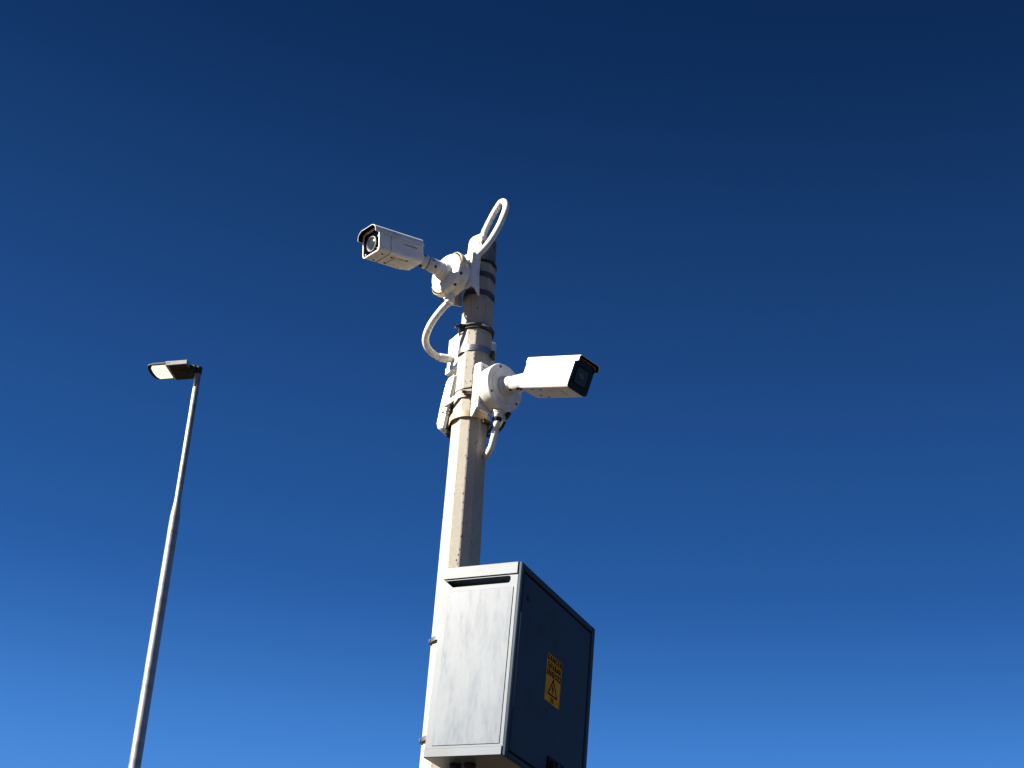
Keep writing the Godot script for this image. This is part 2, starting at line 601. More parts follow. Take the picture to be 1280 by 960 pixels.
func concrete_pole() -> void:
	var t := thing("concrete_pole", "tapered many-sided concrete pole carrying the two cameras and the cabinet", "pole")
	# vertices by angle from the viewer's side: a many-sided mould with softened corners
	var angles := []
	for a in [-90, -30, 0, 32, 90, 150, 180, 212]:
		for d in [-2.2, 0.0, 2.2]:
			angles.append(a + d)
	var st := surf()
	var ys := []
	var top := 4.690
	for k in 33:
		ys.append(-0.3 + (top + 0.3) * k / 32.0)
	var n := angles.size()
	for k in 32:
		for i in n:
			var j := (i + 1) % n
			var p := []
			var u := []
			for q in [[i, k], [j, k], [j, k + 1], [i, k + 1]]:
				var y: float = ys[q[1]]
				var a: float = angles[q[0]]
				var c := pole_axis(y)
				var soft := 0.9985 if q[0] % 3 != 1 else 1.0
				p.append(c + azim(a) * pole_r(y) * soft)
				var turn := fposmod(a, 360.0) / 360.0
				if q[0] == j and fposmod(a, 360.0) < fposmod(angles[i], 360.0):
					turn += 1.0
				u.append(Vector2(turn, 1.0 - y / 4.9))
			var flat: Vector3 = ((p[1] - p[0]) as Vector3).cross(p[3] - p[0]).normalized()
			var mid: Vector3 = (p[0] + p[1] + p[2] + p[3]) / 4.0
			if flat.dot(mid - pole_axis(mid.y)) < 0:
				flat = -flat
			quad(st, p, [flat, flat, flat, flat], u)
	part("shaft", st, M.concrete, t)
	var cap := surf()
	var c := pole_axis(top)
	var r := pole_r(top)
	lathe(cap, [Vector2(r * 0.99, -0.002), Vector2(r * 0.97, 0.004), Vector2(r * 0.955, 0.006), Vector2(r * 0.935, 0.106), Vector2(r * 0.91, 0.110), Vector2(0.030, 0.110), Vector2(0.028, 0.02), Vector2(0, 0.02)], 32, Transform3D(Basis.IDENTITY, c))
	part("end_sleeve", cap, M.sleeve, t)

# ---------------------------------------------------------------- cabinet
func cabinet() -> void:
	var w := 0.598
	var h := 0.600
	var d := 0.267
	var xf := Transform3D(Basis(Vector3(0.4467, -0.0159, -0.8945), Vector3(0.0269, 0.9996, -0.0043), Vector3(0.8943, -0.0221, 0.447)).orthonormalized(), Vector3(0.0542, 2.7641, -4.3548))
	var t := thing("electrical_cabinet", "grey steel electrical cabinet with yellow warning sign strapped to the pole", "cabinet", xf)
	# body: a closed case with the drip slot cut into its lit side
	var body := CSGCombiner3D.new()
	body.name = "body"
	var hull := CSGBox3D.new()
	hull.name = "case"
	hull.size = Vector3(w, h, d - 0.012)
	hull.position = Vector3(w / 2, h / 2, -d / 2 - 0.006)
	hull.material = M.cab
	body.add_child(hull)
	var cut := CSGPolygon3D.new()
	cut.name = "slot_cut"
	cut.polygon = PackedVector2Array([Vector2(-0.262, 0.5575), Vector2(-0.042, 0.5575), Vector2(-0.036, 0.553), Vector2(-0.036, 0.541), Vector2(-0.041, 0.534), Vector2(-0.234, 0.534)])
	cut.depth = 0.14
	cut.operation = CSGShape3D.OPERATION_SUBTRACTION
	cut.material = M.cab
	# polygon xy -> local (z, y); its depth runs along local x
	cut.transform = Transform3D(Basis(Vector3(0, 0, 1), Vector3(0, 1, 0), Vector3(-1, 0, 0)), Vector3(-0.02, 0, 0))
	body.add_child(cut)
	t.add_child(body)
	# frame (x', y') = (z, y) of the lit side, pushed out along -x
	var side := Transform3D(Basis(Vector3(0, 0, 1), Vector3(0, 1, 0), Vector3(-1, 0, 0)), Vector3.ZERO)
	var st := surf()
	prism(st, PackedVector2Array([Vector2(-0.2445, 0.034), Vector2(-0.023, 0.034), Vector2(-0.023, 0.519), Vector2(-0.2445, 0.519)]), -0.001, 0.0018, 0.0008, side)
	part("side_panel", st, M.cab_panel, t)
	st = surf()
	prism(st, rect(-0.2665, -0.0005, -0.0125, 0.026), -0.001, 0.004, 0.0015, side)
	part("bottom_lip", st, M.cab, t)
	st = surf()
	prism(st, rect(-0.2665, 0.5615, -0.0125, 0.6005), -0.001, 0.004, 0.0015, side)
	part("top_lip", st, M.cab, t)
	# front: rim, a dark joint, then the door
	var rim := 0.019
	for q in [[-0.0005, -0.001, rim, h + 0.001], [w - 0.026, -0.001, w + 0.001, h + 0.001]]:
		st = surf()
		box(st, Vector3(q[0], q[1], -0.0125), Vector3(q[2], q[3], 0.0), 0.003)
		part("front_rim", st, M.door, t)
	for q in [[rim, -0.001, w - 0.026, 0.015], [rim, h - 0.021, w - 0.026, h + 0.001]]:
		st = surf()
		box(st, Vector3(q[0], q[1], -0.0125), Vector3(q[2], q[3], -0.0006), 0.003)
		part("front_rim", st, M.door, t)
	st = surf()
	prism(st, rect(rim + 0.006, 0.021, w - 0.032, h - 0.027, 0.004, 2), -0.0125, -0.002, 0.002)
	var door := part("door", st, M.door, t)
	# lock with ribbed cover at the foot of the door
	st = surf()
	prism(st, rect(0.292, 0.026, 0.415, 0.082, 0.006), -0.003, 0.002, 0.0015)
	var latch := part("latch", st, M.black, door)
	st = surf()
	for k in 7:
		var x := 0.318 + k * 0.0125
		box(st, Vector3(x, 0.03, 0.001), Vector3(x + 0.006, 0.072, 0.012), 0.002)
	lathe(st, [Vector2(0.012, 0), Vector2(0.012, 0.008), Vector2(0.009, 0.011), Vector2(0, 0.011)], 20, Transform3D(Basis(Vector3(1, 0, 0), Vector3(0, 0, 1), Vector3(0, -1, 0)), Vector3(0.345, 0.060, 0.006)))
	part("latch_ribs", st, M.rubber, door)
	# a small round plug high on the door
	st = surf()
	lathe(st, [Vector2(0.010, 0), Vector2(0.010, 0.0016), Vector2(0.008, 0.0024), Vector2(0, 0.0024)], 20, Transform3D(Basis(Vector3(1, 0, 0), Vector3(0, 0, 1), Vector3(0, -1, 0)), Vector3(0.066, 0.505, -0.002)))
	part("plug", st, M.rubber, door)
	# warning sign
	st = surf()
	prism(st, rect(0.237, 0.242, 0.352, 0.393, 0.005), -0.002, -0.0012, 0.0003)
	var sign_ := part("warning_sign", st, M.sign, t)
	sign_.set_meta("label", "yellow danger sign with black lettering and lightning triangle")
	var cx := 0.2945
	var zf := -0.0010
	var words := ["DANGER", "GEVAAR", "INGOZI"]
	for k in 3:
		lettering("sign_lettering", words[k], 0.0192, M.ink, sign_, Transform3D(Basis.IDENTITY, Vector3(cx, 0.3805 - k * 0.0235, zf)), 1.08 if k < 2 else 1.2)
	# triangle outline
	st = surf()
	var out_t := [Vector2(cx - 0.038, 0.266), Vector2(cx + 0.038, 0.266), Vector2(cx, 0.3245)]
	var c := Vector2(cx, 0.2855)
	for k in 3:
		var a: Vector2 = out_t[k]
		var b: Vector2 = out_t[(k + 1) % 3]
		prism(st, PackedVector2Array([a, b, c + (b - c) * 0.76, c + (a - c) * 0.76]), zf - 0.0003, zf + 0.0003)
	part("sign_triangle", st, M.ink, sign_)
	st = surf()
	prism(st, PackedVector2Array([Vector2(cx + 0.002, 0.308), Vector2(cx - 0.008, 0.288), Vector2(cx - 0.001, 0.289), Vector2(cx - 0.003, 0.273), Vector2(cx + 0.008, 0.293), Vector2(cx + 0.001, 0.292)]), zf - 0.0003, zf + 0.0003)
	part("sign_bolt", st, M.ink, sign_)
	st = surf()
	for k in 3:
		box(st, Vector3(cx - 0.013, 0.2465 + k * 0.0055, zf - 0.0003), Vector3(cx + 0.013, 0.250 + k * 0.0055, zf + 0.0003))
	part("sign_small_print", st, M.ink_red, sign_)
	# cable glands under the floor of the case
	for z in [-0.200, -0.152]:
		st = surf()
		lathe(st, [Vector2(0, -0.034), Vector2(0.010, -0.034), Vector2(0.013, -0.028), Vector2(0.015, -0.012), Vector2(0.018, -0.010), Vector2(0.018, 0.002)], 20, Transform3D(Basis.IDENTITY, Vector3(0.078, 0, z)))
		part("cable_gland", st, M.rubber, t)
	# rails between the case and the pole
	for y in [0.462, 0.128]:
		st = surf()
		box(st, Vector3(0.10, y - 0.018, -d - 0.034), Vector3(0.50, y + 0.018, -d + 0.001), 0.003)
		part("mounting_rail", st, M.galv, t)

# ---------------------------------------------------------------- junction box, bracket and arm
func screws(called: String, pts: Array, nrm: Vector3, r: float, m: Material, parent: Node) -> void:
	for p in pts:
		var st := surf()
		lathe(st, [Vector2(r, -0.001), Vector2(r, 0.0012), Vector2(r * 0.7, 0.0018), Vector2(0, 0.0018)], 12, along(p, p + nrm))
		part(called, st, m, parent)

func left_camera() -> void:
	var az := -47.0
	var base := pole_axis(4.5845)
	var f := facing(base, azim(az))
	# bracket: a plate with a tab and two cheeks that bite on the pole
	var br := thing("pole_bracket", "white steel bracket with tall top tab behind the left camera", "bracket", f, "camera brackets on the pole")
	var st := surf()
	prism(st, rect(-0.072, -0.056, 0.072, 0.094, 0.006, 3), 0.105, 0.111, 0.0012)
	part("base_plate", st, M.white, br)
	# cheeks run back from the plate to the pole (outline in z, y)
	var ch := Transform3D(Basis(Vector3(0, 0, 1), Vector3(0, 1, 0), Vector3(-1, 0, 0)), Vector3(0.0705, 0, 0))
	st = surf()
	prism(st, PackedVector2Array([Vector2(0.1055, -0.054), Vector2(0.1055, 0.093), Vector2(0.090, 0.097), Vector2(0.074, 0.097), Vector2(0.0735, 0.05), Vector2(0.0615, -0.074), Vector2(0.068, -0.075), Vector2(0.088, -0.053)]), -0.0015, 0.0015, 0.0005, ch)
	part("cheek", st, M.white, br)
	ch.origin.x = -0.0705
	st = surf()
	prism(st, PackedVector2Array([Vector2(0.1055, -0.056), Vector2(0.1055, 0.093), Vector2(0.068, 0.112), Vector2(0.046, 0.120), Vector2(0.024, 0.06), Vector2(0.020, -0.046), Vector2(0.072, -0.062)]), -0.0015, 0.0015, 0.0005, ch)
	part("cheek", st, M.white, br)
	# tall tab against the pole, with the rib that ties it to the plate
	st = surf()
	prism(st, PackedVector2Array([Vector2(-0.018, 0.02), Vector2(0.056, 0.02), Vector2(0.056, 0.203), Vector2(0.052, 0.209), Vector2(0.006, 0.213), Vector2(-0.008, 0.208), Vector2(-0.015, 0.193), Vector2(-0.018, 0.150)]), 0.0550, 0.0595, 0.0012)
	part("strap_tab", st, M.white, br)
	st = surf()
	prism(st, PackedVector2Array([Vector2(0.0590, 0.08), Vector2(0.1055, 0.08), Vector2(0.1055, 0.094), Vector2(0.0590, 0.146)]), -0.006, 0.006, 0.001, Transform3D(ch.basis, Vector3(-0.008, 0, 0)))
	prism(st, PackedVector2Array([Vector2(-0.070, 0.0), Vector2(0.072, 0.0), Vector2(0.056, 0.052), Vector2(-0.020, 0.052)]), -0.002, 0.002, 0.0005, Transform3D(Basis(Vector3(1, 0, 0), Vector3(0, 0.53, -0.85), Vector3(0, 0.85, 0.53)), Vector3(0, 0.0925, 0.1050)))
	part("top_rib", st, M.white, br)
	screws("bolt_hole", [Vector3(0.047, 0.168, 0.0590)], Vector3(0, 0, 1), 0.0085, M.screw, br)
	# junction box
	var jb := thing("junction_box", "round white junction box with lugged cover behind the left camera", "junction box", f, "camera junction boxes")
	var ax := Transform3D(Basis(Vector3(1, 0, 0), Vector3(0, 0, 1), Vector3(0, -1, 0)), Vector3.ZERO)   # local y of a lathe runs outwards (+z)
	st = surf()
	lathe(st, [Vector2(0.066, 0.111), Vector2(0.070, 0.112), Vector2(0.071, 0.142), Vector2(0.067, 0.148), Vector2(0.02, 0.148)], 48, ax)
	part("body", st, M.white_b, jb)
	st = surf()
	lathe(st, [Vector2(0.055, 0.1475), Vector2(0.0765, 0.1480), Vector2(0.0765, 0.167), Vector2(0.072, 0.172), Vector2(0.050, 0.1745), Vector2(0, 0.1745)], 48, ax)
	var cover := part("cover", st, M.white, jb)
	for a in [36.0, 234.0]:
		st = surf()
		var lug := PackedVector2Array()
		for k in 9:
			var q := deg_to_rad(a - 36 + k * 9)
			lug.append(Vector2(cos(q), sin(q)) * (0.0885 - 0.012 * pow(absf(k - 4.0) / 4.0, 3.0)))
		for k in 9:
			var q := deg_to_rad(a + 36 - k * 9)
			lug.append(Vector2(cos(q), sin(q)) * 0.0745)
		prism(st, lug, 0.140, 0.170, 0.004)
		part("lug", st, M.yellowed, cover)
	for a in [-55.0, -20.0, 250.0]:
		var q := deg_to_rad(a)
		screws("screw", [Vector3(cos(q) * 0.0765, sin(q) * 0.0765, 0.158)], Vector3(cos(q), sin(q), 0), 0.006, M.screw, cover)
	st = surf()
	rod(st, Vector3(-0.012, -0.064, 0.128), Vector3(-0.014, -0.106, 0.128), 0.019, 0.017, 20)
	part("conduit_socket", st, M.white, jb)
	# the camera: local z out of its face, origin at the middle of the face
	var cam := Transform3D(Basis(Vector3(0.6131, -0.0629, 0.7875), Vector3(-0.0845, 0.9859, 0.1446), Vector3(-0.7855, -0.1552, 0.5991)).orthonormalized(), Vector3(-0.5275, 4.5748, -4.4785))
	var t := thing("security_camera", "white bullet security camera with round lens pointing left", "security camera", cam, "security cameras on the pole")
	var inv := cam.affine_inverse()
	var jface := inv * (f * Vector3(0, 0, 0.1745))
	var jdir := inv.basis * azim(az)
	var W := 0.104
	var H := 0.0945
	var L := 0.200
	st = surf()
	prism(st, rect(-W / 2, -H / 2, W / 2, H / 2, 0.014, 5), -L + 0.045, -0.004, 0.002)
	var shrink := PackedVector2Array()
	for p in rect(-W / 2, -H / 2, W / 2, H / 2, 0.014, 5):
		shrink.append(p)
	# the rear of the housing draws in
	loft(st, shrink, -L + 0.047, -L + 0.012, 0.90)
	loft(st, scaled(shrink, 0.90), -L + 0.012, -L, 0.72)
	part("housing", st, M.white, t)
	st = surf()
	prism(st, rect(-W / 2 - 0.0008, -H / 2 - 0.0008, W / 2 + 0.0008, H / 2 + 0.0008, 0.0145, 5), -0.0475, -0.0462, 0.0)
	part("seam", st, M.groove, t)
	# face: white rim, dark window, ringed lens
	st = surf()
	frame_ring(st, W / 2, H / 2, 0.014, 0.0045, -0.006, 0.003)
	part("front_rim", st, M.white, t)
	st = surf()
	prism(st, rect(-W / 2 + 0.004, -H / 2 + 0.004, W / 2 - 0.004, H / 2 - 0.004, 0.011, 5), -0.006, -0.001, 0.0)
	var win := part("front_window", st, M.glass, t)
	var lens_at := Transform3D(Basis(Vector3(1, 0, 0), Vector3(0, 0, 1), Vector3(0, -1, 0)), Vector3(0.002, -0.006, 0))
	st = surf()
	lathe(st, [Vector2(0.0235, -0.001), Vector2(0.0285, -0.001), Vector2(0.0285, 0.003), Vector2(0.0265, 0.0042), Vector2(0.0240, 0.002), Vector2(0.0235, -0.001)], 40, lens_at)
	part("lens_ring", st, M.ring, win)
	st = surf()
	lathe(st, [Vector2(0.0236, 0.000), Vector2(0.020, 0.0022), Vector2(0.012, 0.0040), Vector2(0, 0.0048)], 40, lens_at)
	part("lens", st, M.lens, win)
	screws("status_light", [Vector3(0.039, 0.012, -0.001), Vector3(0.036, -0.034, -0.001), Vector3(-0.038, -0.034, -0.001)], Vector3(0, 0, 1), 0.0032, M.ring, win)
	# sunshield
	st = surf()
	shield(st, W / 2 + 0.0044, H / 2 + 0.0060, 0.028, 0.034, 0.0028, -L + 0.012, 0.022)
	part("sunshield", st, M.white, t)
	st = surf()
	shield(st, W / 2 + 0.0014, H / 2 + 0.0030, 0.0250, 0.0305, 0.0012, 0.0035, 0.0205)
	part("shield_dark_skin", st, M.black, t)  # deep shade under the hood, put in as a thin black skin
	# underside: sockets, joint line, grub screws
	for p in [Vector3(-0.03, 0, -0.030), Vector3(0.028, 0, -0.026), Vector3(-0.028, 0, -0.075), Vector3(0.026, 0, -0.068), Vector3(0.034, 0, -0.128), Vector3(-0.026, 0, -0.130)]:
		screws("screw", [Vector3(p.x, -H / 2, p.z)], Vector3.DOWN, 0.0042, M.screw, t)
	st = surf()
	box(st, Vector3(-0.030, -H / 2 - 0.004, -0.130), Vector3(0.030, -H / 2 + 0.001, -0.078), 0.002)
	part("card_cover", st, M.white_b, t)
	lettering("maker_lettering", "HIKVISION", 0.0072, M.print, t, Transform3D(Basis(Vector3(0, 0, -1), Vector3(0, 1, 0), Vector3(1, 0, 0)), Vector3(W / 2 + 0.0002, 0.003, -0.134)), 1.25, false)
	# arm: collar on the box, ball joint, neck into the housing
	var knee := jface + jdir * 0.038
	var rear := Vector3(0.0, -0.004, -L + 0.004)
	st = surf()
	rod(st, jface - jdir * 0.002, jface + jdir * 0.020, 0.036, 0.033, 28)
	rod(st, jface + jdir * 0.018, knee, 0.030, 0.027, 28)
	var arm := part("arm", st, M.white, t)
	st = surf()
	lathe(st, ball(0.0272), 28, along(knee, knee + Vector3.UP))
	rod(st, knee, knee.lerp(rear, 0.45), 0.0265, 0.0255, 28)
	rod(st, knee.lerp(rear, 0.47), rear, 0.0255, 0.0235, 28)
	part("neck", st, M.white, t)
	st = surf()
	var mid := knee.lerp(rear, 0.455)
	rod(st, mid - (rear - knee).normalized() * 0.0012, mid + (rear - knee).normalized() * 0.0012, 0.0258, 0.0258, 28, 0.0002)
	part("neck_joint", st, M.groove, t)
	var nd := (rear - knee).normalized()
	var sd := nd.cross(Vector3.UP).normalized()
	var ud := sd.cross(nd)
	for q in [[0.72, 0.85, 0.5, 0.0045], [0.75, 0.15, -1.0, 0.008], [0.30, 0.95, 0.35, 0.004], [0.12, 0.9, -0.45, 0.0055]]:
		var dir: Vector3 = (sd * -q[1] + ud * q[2]).normalized()
		if dir.dot(inv.basis * Vector3(0.3, -0.3, 0.9)) < 0:
			dir = (sd * q[1] + ud * q[2]).normalized()
		screws("screw", [knee.lerp(rear, q[0]) + dir * 0.0248], dir, q[3], M.screw, arm)
	# conduits of this camera
	var c := surf()
	tube(c, [Vector3(-0.2120, 4.6180, -4.675), Vector3(-0.2043, 4.6268, -4.6600), Vector3(-0.1767, 4.6500, -4.6600), Vector3(-0.1500, 4.6870, -4.6650), Vector3(-0.1235, 4.7314, -4.6700), Vector3(-0.1030, 4.7826, -4.6800), Vector3(-0.0854, 4.8377, -4.6900), Vector3(-0.0734, 4.8892, -4.7000), Vector3(-0.0684, 4.9369, -4.7150), Vector3(-0.0760, 4.9673, -4.7300), Vector3(-0.0896, 4.9731, -4.7450), Vector3(-0.1030, 4.9520, -4.7550), Vector3(-0.1195, 4.9184, -4.7650), Vector3(-0.1345, 4.8775, -4.7700), Vector3(-0.1455, 4.8341, -4.7714), Vector3(-0.1455, 4.74, -4.7714)], 0.0122, 18, 8)
	var o := thing("conduit", "white conduit looping up over the top of the pole", "conduit", Transform3D.IDENTITY, "white cable conduits")
	part("hose", c, M.conduit, o)
	c = surf()
	rod(c, Vector3(-0.2150, 4.6150, -4.680), Vector3(-0.1990, 4.6305, -4.6598), 0.0155, 0.0155, 20)
	part("end_sleeve", c, M.yellowed, o)
	c = surf()
	var pts := [Vector3(-0.2360, 4.5000, -4.6950), Vector3(-0.2451, 4.4900, -4.7000), Vector3(-0.2629, 4.4721, -4.7050), Vector3(-0.2836, 4.4458, -4.7150), Vector3(-0.3044, 4.4179, -4.7330), Vector3(-0.3195, 4.3891, -4.7550), Vector3(-0.3244, 4.3696, -4.7800), Vector3(-0.3172, 4.3528, -4.8000), Vector3(-0.2989, 4.3405, -4.8200), Vector3(-0.2749, 4.3333, -4.8350), Vector3(-0.2429, 4.3340, -4.8450), Vector3(-0.225, 4.3350, -4.8480)]
	tube(c, pts, 0.0128, 18, 8)
	o = thing("conduit", "white conduit bowing left from junction box to box behind the pole", "conduit", Transform3D.IDENTITY, "white cable conduits")
	part("hose", c, M.conduit, o)
	c = surf()
	rod(c, Vector3(-0.272, 4.3333, -4.8365), Vector3(-0.236, 4.3342, -4.8465), 0.0155, 0.0155, 20)
	part("end_sleeve", c, M.white_b, o)

func scaled(poly: PackedVector2Array, k: float) -> PackedVector2Array:
	var out := PackedVector2Array()
	for p in poly:
		out.append(p * k)
	return out

func ball(r: float) -> Array:
	var out := []
	for k in 13:
		var a := -PI / 2 + PI * k / 12
		out.append(Vector2(cos(a) * r, sin(a) * r))
	return out

# skin between a polygon at z0 and its scaled copy at z1, closed at z1
func loft(st: SurfaceTool, poly: PackedVector2Array, z0: float, z1: float, k: float) -> void:
	var n := poly.size()
	for i in n:
		var j := (i + 1) % n
		var a := Vector3(poly[i].x, poly[i].y, z0)
		var b := Vector3(poly[j].x, poly[j].y, z0)
		var c := Vector3(poly[j].x * k, poly[j].y * k, z1)
		var d := Vector3(poly[i].x * k, poly[i].y * k, z1)
		var g := (b - a).cross(d - a).normalized()
		if g.dot(Vector3(poly[i].x, poly[i].y, 0)) < 0:
			g = -g
		quad(st, [a, b, c, d], [g, g, g, g], [Vector2.ZERO, Vector2(0.1, 0), Vector2(0.1, 0.1), Vector2(0, 0.1)])
	var zn := Vector3(0, 0, signf(z1 - z0))
	for i in n:
		var j := (i + 1) % n
		tri(st, Vector3(0, 0, z1), Vector3(poly[i].x * k, poly[i].y * k, z1), Vector3(poly[j].x * k, poly[j].y * k, z1), zn, zn, zn)

# a rounded picture-frame ring
func frame_ring(st: SurfaceTool, hw: float, hh: float, r: float, wid: float, z0: float, z1: float) -> void:
	var o := rect(-hw, -hh, hw, hh, r, 5)
	var i_ := rect(-hw + wid, -hh + wid, hw - wid, hh - wid, maxf(r - wid, 0.002), 5)
	var n := o.size()
	var u := [Vector2.ZERO, Vector2(0.1, 0), Vector2(0.1, 0.1), Vector2(0, 0.1)]
	for i in n:
		var j := (i + 1) % n
		var e := (o[j] - o[i])
		var nn := Vector3(e.y, -e.x, 0).normalized()
		var zf := Vector3(0, 0, 1)
		quad(st, [Vector3(o[i].x, o[i].y, z0), Vector3(o[j].x, o[j].y, z0), Vector3(o[j].x, o[j].y, z1), Vector3(o[i].x, o[i].y, z1)], [nn, nn, nn, nn], u)
		quad(st, [Vector3(o[i].x, o[i].y, z1), Vector3(o[j].x, o[j].y, z1), Vector3(i_[j].x, i_[j].y, z1), Vector3(i_[i].x, i_[i].y, z1)], [zf, zf, zf, zf], u)
		quad(st, [Vector3(i_[i].x, i_[i].y, z0), Vector3(i_[j].x, i_[j].y, z0), Vector3(i_[j].x, i_[j].y, z1), Vector3(i_[i].x, i_[i].y, z1)], [-nn, -nn, -nn, -nn], u)

# sunshield: an upturned channel of thickness th over the housing, drop = how far its cheeks come down
func shield(st: SurfaceTool, hw: float, top: float, r: float, drop: float, th: float, z0: float, z1: float) -> void:
	var outer := PackedVector2Array()
	var inner := PackedVector2Array()
	outer.append(Vector2(hw, top - drop))
	inner.append(Vector2(hw - th, top - drop))
	for k in 7:
		var a := PI / 2 * k / 6
		outer.append(Vector2(hw - r + cos(a) * r, top - r + sin(a) * r))
		inner.append(Vector2(hw - r + cos(a) * (r - th), top - r + sin(a) * (r - th)))
	for k in 7:
		var a := PI / 2 + PI / 2 * k / 6
		outer.append(Vector2(-hw + r + cos(a) * r, top - r + sin(a) * r))
		inner.append(Vector2(-hw + r + cos(a) * (r - th), top - r + sin(a) * (r - th)))
	outer.append(Vector2(-hw, top - drop))
	inner.append(Vector2(-hw + th, top - drop))
	inner.reverse()
	outer.append_array(inner)
	prism(st, outer, z0, z1, 0.0007)

func right_camera() -> void:
	var az := 44.0
	var base := pole_axis(4.1284)
	var f := facing(base, azim(az))
	var br := thing("pole_bracket", "white square bracket plate behind the right camera", "bracket", f, "camera brackets on the pole")
	var st := surf()
	prism(st, rect(-0.072, -0.090, 0.072, 0.088, 0.003, 2), 0.107, 0.113, 0.001)
	part("base_plate", st, M.white, br)
	for s in [-1, 1]:
		st = surf()
		var ch := Transform3D(Basis(Vector3(0, 0, 1), Vector3(0, 1, 0), Vector3(-1, 0, 0)), Vector3(s * 0.0705, 0, 0))
		prism(st, PackedVector2Array([Vector2(0.107, -0.090), Vector2(0.107, 0.088), Vector2(0.085, 0.088), Vector2(0.080, 0.080), Vector2(0.080, -0.115), Vector2(0.086, -0.120)]), -0.0015, 0.0015, 0.0005, ch)
		part("cheek", st, M.white, br)
	st = surf()
	box(st, Vector3(0.0, -0.108, 0.062), Vector3(0.036, -0.095, 0.080), 0.003)
	part("clamp_block", st, M.rust, br)
	screws("bolt_hole", [Vector3(-0.058, 0.072, 0.113), Vector3(-0.036, 0.076, 0.113), Vector3(-0.060, -0.070, 0.113)], Vector3(0, 0, 1), 0.003, M.groove, br)
	var ax := Transform3D(Basis(Vector3(1, 0, 0), Vector3(0, 0, 1), Vector3(0, -1, 0)), Vector3.ZERO)
	var jb := thing("junction_box", "round white junction box with three dark screws behind the right camera", "junction box", f, "camera junction boxes")
	st = surf()
	lathe(st, [Vector2(0.080, 0.113), Vector2(0.083, 0.114), Vector2(0.086, 0.155), Vector2(0.085, 0.157)], 56, ax)
	part("body", st, M.white_b, jb)
	st = surf()
	lathe(st, [Vector2(0.085, 0.1574), Vector2(0.0868, 0.158), Vector2(0.0868, 0.164), Vector2(0.0850, 0.1672), Vector2(0.0640, 0.1676), Vector2(0.0632, 0.1664), Vector2(0.0622, 0.1664), Vector2(0.0614, 0.1684), Vector2(0.046, 0.1700), Vector2(0, 0.1700)], 56, ax)
	var cover := part("cover", st, M.white, jb)
	for a in [112.0, 214.0, 325.0]:
		var q := deg_to_rad(a)
		screws("screw", [Vector3(cos(q) * 0.0745, sin(q) * 0.0745, 0.1674)], Vector3(0, 0, 1), 0.0048, M.screw, cover)
	# gland below
	st = surf()
	rod(st, Vector3(0.0, -0.080, 0.139), Vector3(0.0, -0.098, 0.139), 0.021, 0.021, 6, 0.002)
	rod(st, Vector3(0.0, -0.097, 0.139), Vector3(0.0, -0.122, 0.139), 0.0185, 0.0165, 20, 0.004)
	part("cable_gland", st, M.white_b, jb)
	st = surf()
	rod(st, Vector3(0.0, -0.114, 0.139), Vector3(0.0, -0.129, 0.139), 0.0180, 0.0150, 20)
	part("gland_seal", st, M.rubber, jb)
	# camera
	var cam := Transform3D(Basis(Vector3(0.7082, -0.0565, -0.7037), Vector3(0.2507, 0.952, 0.1759), Vector3(0.66, -0.301, 0.6884)).orthonormalized(), Vector3(0.2291, 4.0573, -4.42))
	var t := thing("security_camera", "white bullet security camera with square black face pointing right", "security camera", cam, "security cameras on the pole")
	var inv := cam.affine_inverse()
	var W := 0.0942
	var H := 0.1084
	var L := 0.246
	st = surf()
	prism(st, rect(-W / 2, -H / 2, W / 2, H / 2, 0.012, 5), -L + 0.014, -0.003, 0.002)
	loft(st, rect(-W / 2 + 0.001, -H / 2 + 0.001, W / 2 - 0.001, H / 2 - 0.001, 0.008, 4), -L + 0.0145, -L, 0.93)
	part("housing", st, M.white, t)
	st = surf()
	prism(st, rect(-W / 2 + 0.0008, -H / 2 + 0.0008, W / 2 - 0.0008, H / 2 - 0.0008, 0.013, 5), -0.006, 0.002, 0.001)
	var win := part("front_window", st, M.glass, t)
	# lens bezel: a square well with a round lens
	st = surf()
	frame_ring(st, 0.0310, 0.0315, 0.007, 0.0025, -0.002, 0.0035)
	var bz := part("lens_bezel", st, M.black, win)
	bz.position = Vector3(-0.003, 0.0, 0)
	st = surf()
	prism(st, rect(-0.0305, -0.0285, 0.0255, 0.0285, 0.005, 3), 0.001, 0.0028, 0.0004)
	part("lens_plate", st, M.lens_dark, win)
	st = surf()
	lathe(st, [Vector2(0.0115, 0.0026), Vector2(0.0115, 0.0048), Vector2(0.0085, 0.0040), Vector2(0.006, 0.0046), Vector2(0, 0.0056)], 28, Transform3D(ax.basis, Vector3(-0.006, 0.002, 0)))
	part("lens", st, M.lens, win)
	st = surf()
	shield(st, W / 2 + 0.0036, H / 2 + 0.0095, 0.011, 0.0240, 0.0024, -L + 0.004, 0.0165)
	part("sunshield", st, M.white, t)
	st = surf()
	shield(st, W / 2 + 0.0011, H / 2 + 0.0068, 0.009, 0.0205, 0.0010, 0.0025, 0.0163)
	part("shield_dark_skin", st, M.black, t)
	st = surf()
	shield(st, W / 2 - 0.0001, H / 2 + 0.0056, 0.008, 0.0150, 0.0012, 0.0026, 0.0036)
	part("shield_glint", st, M.hood_glint, t)  # orange reflection inside the hood, put in as a coloured strip
	for p in [Vector3(-0.026, 0, -0.150), Vector3(0.016, 0, -0.188), Vector3(0.030, 0, -0.165), Vector3(-0.032, 0, -0.185)]:
		screws("screw", [Vector3(p.x, -H / 2, p.z)], Vector3.DOWN, 0.0036, M.screw, t)
	st = surf()
	box(st, Vector3(-0.026, -H / 2 - 0.0022, -0.125), Vector3(0.026, -H / 2 + 0.001, -0.060), 0.001)
	part("card_cover", st, M.white_b, t)
	# arm
	var jface := inv * (f * Vector3(0, 0, 0.1700))
	var jdir := inv.basis * azim(az)
